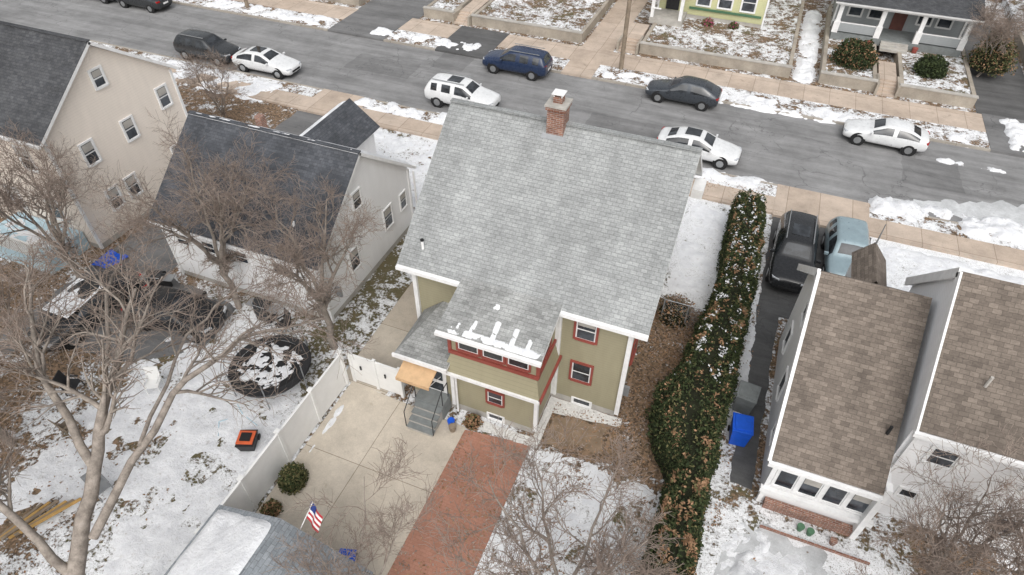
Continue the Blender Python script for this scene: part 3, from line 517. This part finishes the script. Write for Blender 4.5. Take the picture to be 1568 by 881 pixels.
def spawn(vs,fs,mt,pts,rs,L,dep,R,up,kids,t0=.2):
    k=kids+R.randint(-1,1)
    for c in range(k):
        t=t0+(1-t0)*(c+R.random())/k; x=t*(len(pts)-1); i=min(int(x),len(pts)-2); fr=x-i; p=pts[i].lerp(pts[i+1],fr); rr=rs[i]*(1-fr)+rs[i+1]*fr
        d=(pts[i+1]-pts[i]).normalized(); ax=d.orthogonal().normalized(); ax.rotate(Matrix.Rotation(R.random()*6.283,3,d)); nd=d.copy(); nd.rotate(Matrix.Rotation(math.radians(R.uniform(25,60)),3,ax))
        branch(vs,fs,mt,p,nd,L*R.uniform(.45,.8)*(1.1-.35*t),max(.0075,min(rr*.78,rr*.66+.002)),dep-1,R,up,kids)
def tree(name,limbs,seed,kids=5,dep=3,up=.5,Lf=.8):
    R=random.Random(seed); vs=[];fs=[];mt=[]
    for lb in limbs:
        P=[V3(q[:3]) for q in lb]; r=[q[3] for q in lb]; pts=[];rs=[]
        for i in range(len(P)-1):
            for s in range(4):
                t=s/4; pts.append(P[i].lerp(P[i+1],t)+V3((R.gauss(0,1),R.gauss(0,1),R.gauss(0,1)))*.05*(1 if i+s else 0)); rs.append(r[i]*(1-t)+r[i+1]*t)
        pts.append(P[-1]);rs.append(r[-1]); f0=len(fs); tube_poly(vs,fs,pts,rs,8); mt+=[0]*(len(fs)-f0)
        L=sum((P[i+1]-P[i]).length for i in range(len(P)-1)); spawn(vs,fs,mt,pts,rs,L*Lf,dep,R,up,kids+3,.3 if P[0].z>.5 else .6)
    me=bpy.data.meshes.new(name); me.from_pydata(vs,[],fs); me.materials.append(M['bark']); me.materials.append(M['twig']); me.polygons.foreach_set('material_index',mt); me.polygons.foreach_set('use_smooth',[True]*len(fs)); link(bpy.data.objects.new(name,me))
def auto(x,y,h,seed,r=.14,n=5,spread=.5,kids=5,dep=3,name='bare_tree',lean=(0,0),fork=.3):
    R=random.Random(seed); z=h*fork; top=V3((x+lean[0]*.4,y+lean[1]*.4,z)); L=[[(x,y,0,r),(top.x,top.y,top.z,r*.75)]]
    for i in range(n):
        a=6.283*i/n+R.random(); q=R.uniform(.6,1)*spread*h; L.append([(top.x,top.y,top.z-.05*i,r*.55),(top.x+math.cos(a)*q*.4+lean[0]*.3,top.y+math.sin(a)*q*.4+lean[1]*.3,z+(h-z)*.4,r*.38),(top.x+math.cos(a)*q*.85+lean[0],top.y+math.sin(a)*q*.85+lean[1],h*R.uniform(.75,.95),r*.12)])
    tree(name,L,seed,kids,dep,.35,.6)
tree('bare_tree',[[(-12.6,1.0,0,.26),(-12.3,2.3,4,.2),(-12.9,4.2,5.4,.16),(-13.5,5.8,6.5,.11),(-14.4,8.2,7.6,.04)],[(-12.9,4.2,5.4,.12),(-15.2,5.4,7,.08),(-17.6,7.6,8.0,.03)],[(-12.2,3.0,4.5,.12),(-12.0,6.3,6.3,.085),(-11.2,8.3,6.8,.055),(-9.5,9.7,6.9,.015)],[(-12.3,2.2,3.9,.12),(-14.4,2.6,5.5,.08),(-17.5,3.6,6.6,.03)],[(-12.1,5.0,5.7,.06),(-13.4,8.4,6.0,.04),(-13.2,10.6,6.2,.015)],[(-13.4,5.6,6.4,.07),(-16,8.2,6.8,.05),(-17.2,10.6,7.0,.015)]],3,5,3,.2,.4)
auto(-13.1,13.6,7.0,11,.15,5,.4,5,3,fork=.38); auto(-18.2,14.0,7.4,12,.14,6,.42,5,3,fork=.36); auto(-25.6,12.6,7.0,13,.13,6,.42,5,3); auto(-27.6,9.2,7.6,14,.15,7,.5,5,3); auto(-21.2,5.4,7.2,15,.15,7,.48,5,3); auto(-17.2,1.6,7,16,.14,6,.45,5,3); auto(-24.5,3.5,7,25,.14,6,.48,5,3)
auto(-5.9,4.2,5.2,17,.07,4,.34,4,3,lean=(-.4,1.0)); auto(-1.0,6.2,6.4,18,.11,7,.44,5,3,lean=(-.4,.8),fork=.4); auto(8.4,11.6,5.2,19,.1,6,.4,5,3); auto(10.6,11.4,5.4,20,.1,5,.42,5,3); auto(-29.6,26.8,3.6,21,.08,6,.5,4,3,fork=.15); auto(1.1,7.0,3.8,22,.06,6,.4,4,3); auto(6.4,9.0,3.4,23,.05,4,.4,4,3); auto(14.2,51.6,4.6,24,.1,6,.5,5,3)
# ------------------------------------------------------------------ leafy masses
def leaves(name,pts,size,mats,wts,seed,parent=None,flat=0):
    R=random.Random(seed); mb=MB(); ks=[mb.mi(m) for m in mats]
    for p in pts:
        n=V3((R.gauss(0,1),R.gauss(0,1),abs(R.gauss(0,1))+flat)).normalized(); a=n.orthogonal().normalized(); a.rotate(Matrix.Rotation(R.random()*6.28,3,n)); b=n.cross(a); s=size*R.uniform(.6,1.4); i=len(mb.v)
        mb.v+=[tuple(p-a*s),tuple(p+b*s*.5),tuple(p+a*s),tuple(p-b*s*.5)]; mb.f.append((i,i+1,i+2,i+3)); mb.fm.append(R.choices(ks,wts)[0])
    return mb.build(name,parent)
HW=[(28.4,.55,2.1),(26,.6,2.25),(23,.8,2.35),(18.8,.35,2.25),(17,.1,2.2),(15.2,-.45,2.15),(13.9,-.2,2.1),(12.5,.75,2.05),(10,.65,2.1),(8,.5,2.15),(4,.5,2.15)]
def hw(y):
    for i in range(len(HW)-1):
        if HW[i][0]>=y>=HW[i+1][0]:
            t=(HW[i][0]-y)/(HW[i][0]-HW[i+1][0]); return [HW[i][k]*(1-t)+HW[i+1][k]*t for k in(1,2)]
    return HW[-1][1:]
def hedge():
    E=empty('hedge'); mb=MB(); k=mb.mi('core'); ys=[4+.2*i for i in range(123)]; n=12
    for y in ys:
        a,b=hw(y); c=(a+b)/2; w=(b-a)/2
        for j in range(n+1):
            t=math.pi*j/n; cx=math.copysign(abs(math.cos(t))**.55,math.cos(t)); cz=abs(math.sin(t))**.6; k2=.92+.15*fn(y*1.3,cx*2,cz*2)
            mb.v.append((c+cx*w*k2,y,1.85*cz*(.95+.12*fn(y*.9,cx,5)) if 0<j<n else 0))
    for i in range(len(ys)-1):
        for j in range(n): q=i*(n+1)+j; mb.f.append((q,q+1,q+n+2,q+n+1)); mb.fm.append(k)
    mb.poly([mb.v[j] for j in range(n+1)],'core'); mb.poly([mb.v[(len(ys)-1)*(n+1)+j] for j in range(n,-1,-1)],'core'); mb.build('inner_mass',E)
    R=random.Random(5); P=[];B=[];S=[]
    for _ in range(60000):
        y=R.uniform(3.9,28.5); a,b=hw(y); c=(a+b)/2; w=(b-a)/2; t=math.pi*R.random(); cx=math.copysign(abs(math.cos(t))**.55,math.cos(t)); cz=abs(math.sin(t))**.6; g=fn(y*1.3,cx*2,cz*2); k2=.95+.2*g+R.gauss(0,.055)
        p=V3((c+cx*w*k2,y,max(.05,1.9*cz*(.96+.16*fn(y*.9,cx,5)+.08*fn(y*4,cx*4,2))+R.gauss(0,.06))))
        m=fn(p.x*2.6,p.y*1.9,p.z,5); low=max(0,(15-y)/8)
        if cz>.75 and m+R.gauss(0,.2)>.46-low*.3: B.append(p+V3((0,0,.03)))
        elif y>16 and cz>.85 and fn(p.x*3.6,p.y*2.6,9)>.3 and R.random()<.5: S.append(p+V3((0,0,.04)))
        else: P.append(p)
    leaves('foliage',P,.055,['leafg','leafd','leafy'],[5,4,1.2],1,E); leaves('fallen_leaves',B,.055,['leafb','leafy'],[5,1],2,E,1.); leaves('snow_clumps',S,.055,['snowr'],[1],3,E,2.)
hedge()
def bush(name,x,y,z0,rx,h,mats,w,n=2600,size=.06,seed=1):
    R=random.Random(seed); P=[]
    for _ in range(n):
        a=R.random()*6.283; b=R.random(); el=math.asin(b**.8); k=rx*(1+.22*fn(math.cos(a)*1.5+seed,math.sin(a)*1.5,el*1.5))*R.uniform(.72,1.04)
        P.append(V3((x+math.cos(a)*math.cos(el)*k,y+math.sin(a)*math.cos(el)*k,z0+max(.04,math.sin(el)*h*k/rx))))
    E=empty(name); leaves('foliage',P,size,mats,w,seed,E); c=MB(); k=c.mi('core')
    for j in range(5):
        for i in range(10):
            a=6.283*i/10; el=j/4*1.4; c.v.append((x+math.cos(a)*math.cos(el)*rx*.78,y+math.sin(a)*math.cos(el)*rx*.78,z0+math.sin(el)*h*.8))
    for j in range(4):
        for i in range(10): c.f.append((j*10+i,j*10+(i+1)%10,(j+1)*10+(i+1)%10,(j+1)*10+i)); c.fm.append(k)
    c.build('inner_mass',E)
bush('shrub',-11.0,7.9,0,.52,.8,['leafg','leafy'],[3,3],2200,.05,3); bush('shrub',-11.05,6.75,0,.32,.4,['leafb','leafy','leafg'],[2,2,1],900,.05,4)
bush('shrub',6.0,49.2,.6,1.5,1.5,['leafg','leafd','leafb'],[4,4,2],4500,.09,5); bush('shrub',10.8,49.4,.6,1.1,1.1,['leafg','leafd'],[4,3],3000,.09,6); bush('shrub',-.6,20.6,0,.9,1.0,['leafb','bark','leafy'],[3,3,1],1500,.05,7)
bush('shrub',14.6,52,.6,1.5,2.4,['leafy','leafb','leafg'],[3,2,3],3500,.08,8); bush('shrub',-4.5,52.0,.6,.5,.5,['leafy','pink'],[3,1],600,.07,9); bush('shrub',-2.6,52.1,.6,.4,.45,['leafy','leafg','pink'],[3,2,1],500,.07,19); bush('shrub',-6.35,12.35,0,.35,.4,['leafb','leafy'],[3,1],500,.05,10); bush('shrub',8.0,9.4,0,.9,.7,['leafb','bark','leafy'],[3,2,1],1600,.06,12)
R=random.Random(77); P=[]
for _ in range(22000):
    z=R.choice([(-34,-21,0,13),(-1.5,.6,13.8,21.5),(-3.8,.6,8,14.5),(-21,-12,2,14),(1.9,2.8,6,28),(8,13,8,14),(-8,2,46.8,52),(-21,-13,46.8,53),(-4.5,1,7,12),(-10,2,29.8,32),(2.5,8.5,6,12),(-6.5,-4.1,5,12)]); x=R.uniform(z[0],z[1]); y=R.uniform(z[2],z[3])
    if sl(x,y)[1]+.5*fn(x*.7,y*.7,2)>.38+R.random()*.4: P.append(V3((x,y,(.64 if y>46 else (.14 if y>29.7 else .02))+R.random()*.03)))
leaves('fallen_leaves',P,.045,['leafb','twig'],[2,2],8,None,3.)
# ------------------------------------------------------------------ fences, poles, yard things
mb=MB()
for i in range(5):
    y=12.2-i*1.85; mb.box(-11.66,-11.54,y-.06,y+.06,0,1.85,'vinyl'); mb.box(-11.69,-11.51,y-.09,y+.09,1.85,1.89,'vinyl')
    if i<4:
        mb.box(-11.62,-11.58,y-1.79,y-.06,.08,1.68,'vinyl'); mb.box(-11.64,-11.56,y-1.79,y-.06,1.68,1.78,'vinyl')
mb.build('vinyl_fence'); g=MB()
for x in(-11.4,-10.35,-9.3): g.box(x-.06,x+.06,12.4,12.52,0,1.7,'vinyl')
for x in(-11.4,-10.35):
    g.box(x+.06,x+.99,12.44,12.48,.1,1.5,'vinyl'); g.box(x+.06,x+.99,12.42,12.5,1.5,1.6,'vinyl'); g.box(x+.4,x+.46,12.39,12.42,.9,1.1,'black')
g.build('fence_gate'); c=MB()
for x in(-1.1,-.1,.8): c.tube((x,20.2,0),(x,20.2,1.25),.03,.03,6,'grey')
c.tube((-1.1,20.2,1.22),(.8,20.2,1.22),.02,.02,6,'grey')
for i in range(16): c.tube((-1.1+i*.125,20.2,.05),(-1.1+min(i*.125+1.1,1.9),20.2,.05+min(1.1,1.9-i*.125)),.004,.004,3,'grey'); c.tube((.8-i*.125,20.2,.05),(.8-min(i*.125+1.1,1.9),20.2,.05+min(1.1,1.9-i*.125)),.004,.004,3,'grey')
c.build('chain_link_fence')
def pole(x,y,h=10):
    mb=MB(); mb.tube((x,y,0),(x,y,h),.16,.11,10,'wood'); mb.obox((x,y-.12,h-.8),(1.1,0,0),(0,.06,0),(0,0,.06),'wood'); mb.tube((x+.3,y,h-2.2),(x+.3,y,h-1.3),.2,.2,10,'grey')
    for k in(-1,-.4,.4,1): mb.tube((x+k,y-.12,h-.74),(x+k,y-.12,h-.55),.04,.04,6,'trim')
    mb.build('utility_pole')
pole(-8.9,43.0); pole(-40.2,42.4); pole(28,43)
wr=MB()
for k in(-1,-.4,.4,1):
    for a,b in((-40.2,-8.9),(-8.9,28)):
        for i in range(12):
            def zz(t): return 9.5-3.8*t*(1-t)
            t0=i/12;t1=(i+1)/12; wr.tube((a+(b-a)*t0+k,42.8,zz(t0)),(a+(b-a)*t1+k,42.8,zz(t1)),.012,.012,4,'dark')
wr.build('overhead_wires')
def trampoline(x,y,r=1.45):
    mb=MB(); N=32; z=.75; T=6.283185
    for i in range(N):
        a=T*i/N;b=T*(i+1)/N
        mb.tube((x+math.cos(a)*r,y+math.sin(a)*r,z),(x+math.cos(b)*r,y+math.sin(b)*r,z),.045,.045,6,'black',False)
        mb.poly([(x+math.cos(a)*r,y+math.sin(a)*r,z+.05),(x+math.cos(b)*r,y+math.sin(b)*r,z+.05),(x+math.cos(b)*r*.84,y+math.sin(b)*r*.84,z+.02),(x+math.cos(a)*r*.84,y+math.sin(a)*r*.84,z+.02)],'black')
        mb.tube((x+math.cos(a)*r*1.02,y+math.sin(a)*r*1.02,1.35),(x+math.cos(b)*r*1.02,y+math.sin(b)*r*1.02,1.35),.012,.012,4,'black',False)
        mb.tube((x+math.cos(a)*r,y+math.sin(a)*r,z),(x+math.cos(b)*r*1.02,y+math.sin(b)*r*1.02,1.35),.006,.006,3,'black',False)
    mb.poly([(x+math.cos(T*i/N)*r*.84,y+math.sin(T*i/N)*r*.84,z) for i in range(N)],'dark')
    for i in range(6):
        a=T*i/6; X0=x+math.cos(a)*r*1.02;Y0=y+math.sin(a)*r*1.02; mb.tube((X0,Y0,0),(X0,Y0,1.4),.025,.025,6,'grey')
    E=empty('trampoline'); mb.build('frame',E); snow_patch('snow_cover',(x-1.08,y-1.08,z+.01),(x+1.08,y-1.08,z+.01),(x+1.08,y+1.08,z+.01),(x-1.08,y+1.08,z+.01),.03,.5,.04,8.,4.2,E,.3,'snowd',1.2)
trampoline(-14.4,11.4,1.5)
def bin_(name,x,y,h,m,rz=0,s=.3):
    E=empty(name,(x,y,.012),rz); b=MB(); P=[(-1,-1),(1,-1),(1,1),(-1,1)]
    lo=[(a*s*.8,c*s*.85,.05) for a,c in P]; hi=[(a*s,c*s*1.1,h*.9) for a,c in P]
    for i in range(4): j=(i+1)%4; b.poly([lo[i],lo[j],hi[j],hi[i]],m)
    b.poly(lo[::-1],m); b.obox((0,0,h*.93),(s*1.05,0,0),(0,s*1.18,.0),(0,0,h*.03),m); b.obox((0,0,h*.975),(s*.8,0,0),(0,s*.9,0),(0,0,h*.02),m)
    b.tube((-s*1.0,s*1.2,h*.9),(s*1.0,s*1.2,h*.9),.02,.02,6,m)
    for sg in(-1,1): b.tube((sg*s*.85,s*1.0,.12),(sg*s*.98,s*1.0,.12),.12,.12,12,'dark')
    b.build('body',E,bevel=.02)
bin_('recycling_bin',2.75,15.3,1.05,'blue',.1,.34); bin_('rubbish_bin',2.75,16.8,1.05,'step',-.1,.36); bin_('recycling_tub',-7.75,6.15,.5,'blue',.3,.25); bin_('storage_bin',-13.3,8.5,.5,'black',.4,.3); bin_('storage_bin',-25.2,8.6,.6,'grey',.9,.3)
MB().obox((-13.3,8.5,.54),(.27,.1,0),(-.1,.25,0),(0,0,.02),'orange').obox((-13.3,8.5,.58),(.17,.06,0),(-.06,.15,0),(0,0,.03),'dark').build('orange_crate')
s=MB()
for a,b in(((-15.0,8.9,.03),(-14.4,9.5,.03)),((-14.4,9.5,.03),(-13.6,9.3,.03)),((-15.0,8.9,.03),(-14.6,8.4,.03)),((-14.4,9.5,.03),(-14.45,9.5,.6))): s.tube(a,b,.018,.018,6,'lblue')
s.build('garden_hose_pipe')
def grill(x,y,rz,name='barbecue_grill'):
    E=empty(name,(x,y,0),rz); b=MB(); b.box(-.35,.35,-.25,.25,.1,.8,'black'); b.box(-.75,.75,-.22,.22,.8,.84,'grey')
    for i in range(8):
        a=math.pi*i/8; c=math.pi*(i+1)/8; b.poly([(-.35,.25*math.cos(a),.85+.28*math.sin(a)),(.35,.25*math.cos(a),.85+.28*math.sin(a)),(.35,.25*math.cos(c),.85+.28*math.sin(c)),(-.35,.25*math.cos(c),.85+.28*math.sin(c))],'black')
    b.tube((-.3,-.27,1.0),(.3,-.27,1.0),.015,.015,6,'alu'); b.build('body',E)
grill(-22.0,13.6,.3); grill(-16.6,13.9,0)
def chair(x,y,rz,m):
    E=empty('garden_chair',(x,y,0),rz); b=MB(); b.box(-.25,.25,-.25,.25,.4,.44,m); b.obox((0,.27,.7),(.25,0,0),(0,.02,0),(0,.06,.28),m)
    for a in(-.23,.23):
        for c in(-.23,.23): b.tube((a,c,0),(a,c,.42),.02,.02,5,m)
        b.box(a-.03,a+.03,-.22,.25,.6,.63,m)
    b.build('frame',E)
chair(-18.2,9.2,.5,'vinyl'); chair(-21.0,8.0,2.,'black'); chair(-24.5,7.0,1.,'wood'); chair(-15.5,13.6,-.4,'black'); chair(-19.6,6.6,3.,'wood'); chair(-16.6,5.2,1.3,'grey')
t=MB()
for i in range(5):
    for j in range(4):
        def tp(i,j): return (-26.2+i*.25+.1*fn(i,j,5),13.6+j*.27,.1+.35*abs(fn(i*1.1,j*1.3,3)))
        t.poly([tp(i,j),tp(i+1,j),tp(i+1,j+1),tp(i,j+1)],'blue')
t.build('blue_tarp'); t=MB()
for i in range(6): t.obox((-18.3+i*.17,3.3+.12*i,.1+.04*(i%3)),(.05,0,0),(.2+.05*i,.8,.04),(0,0,.03),'yel' if i%2 else 'wood')
t.build('lumber_pile'); t=MB(); R=random.Random(4)
for i in range(40): a=R.uniform(0,2); t.tube((-23.5+a,2.8+R.uniform(-.1,.1),.1+.13*(i//9)),(-23.5+a,3.5,.1+.13*(i//9)),.06,.06,7,'wood')
t.build('firewood_pile')
f=MB(); f.tube((-8.5,5.5,2.6),(-8.35,6.3,3.3),.015,.015,6,'trim')
for i in range(7):
    for j in range(6):
        def fp(i,j): return (-8.42+.05*math.sin(j*1.1)+.06*j, 5.95+i*.05-.02*j, 2.95+i*.045-.07*j)
        f.poly([fp(i,j),fp(i+1,j),fp(i+1,j+1),fp(i,j+1)],'flagb' if (i>3 and j<3) else ('flagr' if i%2==0 else 'trim'))
f.build('american_flag'); p=MB()
for x,y in((-7.05,12.0),(-6.9,11.8)): p.tube((x,y,.01),(x,y,.3),.1,.14,12,'blue' if x<-7 else 'wood')
p.build('planter_pot'); p=MB()
for i,(x,y) in enumerate(((5.1,12.6),(5.4,12.55),(6.1,12.5))): p.tube((x,y,.01),(x,y,.25),.08,.12,12,'green' if i<2 else 'brick')
p.box(3.9,7.2,12.2,12.24,0,.12,'brick'); p.build('flower_pots')
# ------------------------------------------------------------------ light, sky, camera
sc=bpy.context.scene; w=bpy.data.worlds.new('World'); sc.world=w; w.use_nodes=True; nt=w.node_tree; bg=nt.nodes['Background']
AZ=160; EL=50
sky=nt.nodes.new('ShaderNodeTexSky'); sky.sky_type='NISHITA'; sky.sun_disc=False; sky.sun_elevation=math.radians(EL); sky.sun_rotation=math.radians(AZ); sky.air_density=1.6; sky.dust_density=5.; sky.ozone_density=1.
hs=nt.nodes.new('ShaderNodeHueSaturation'); hs.inputs['Saturation'].default_value=.2; nt.links.new(sky.outputs[0],hs.inputs['Color']); nt.links.new(hs.outputs[0],bg.inputs[0]); bg.inputs[1].default_value=.15
sd=bpy.data.lights.new('sun','SUN'); sd.energy=1.4; sd.angle=math.radians(75); sd.color=(1,.98,.95); so=link(bpy.data.objects.new('sun',sd))
az=math.radians(AZ); el=math.radians(EL); sdir=V3((math.sin(az)*math.cos(el),math.cos(az)*math.cos(el),math.sin(el))); so.rotation_euler=sdir.to_track_quat('Z','Y').to_euler()
th,yaw,roll=[math.radians(a) for a in(43.44,21.45,.56)]
Fv=V3((-math.sin(yaw)*math.cos(th),math.cos(yaw)*math.cos(th),-math.sin(th))); R0=V3((math.cos(yaw),math.sin(yaw),0)); U0=R0.cross(Fv); Rv=R0*math.cos(roll)+U0*math.sin(roll); Uv=-R0*math.sin(roll)+U0*math.cos(roll)
cd=bpy.data.cameras.new('camera'); cd.sensor_width=36; cd.lens=990.2/1568*36; cd.clip_end=3000; cd.clip_start=.1
co=link(bpy.data.objects.new('camera',cd)); m=Matrix((Rv,Uv,-Fv)).transposed().to_4x4(); m.translation=V3((0,0,20)); co.matrix_world=m; sc.camera=co
sc.view_settings.view_transform='Standard'; sc.view_settings.look='None'; sc.view_settings.exposure=0
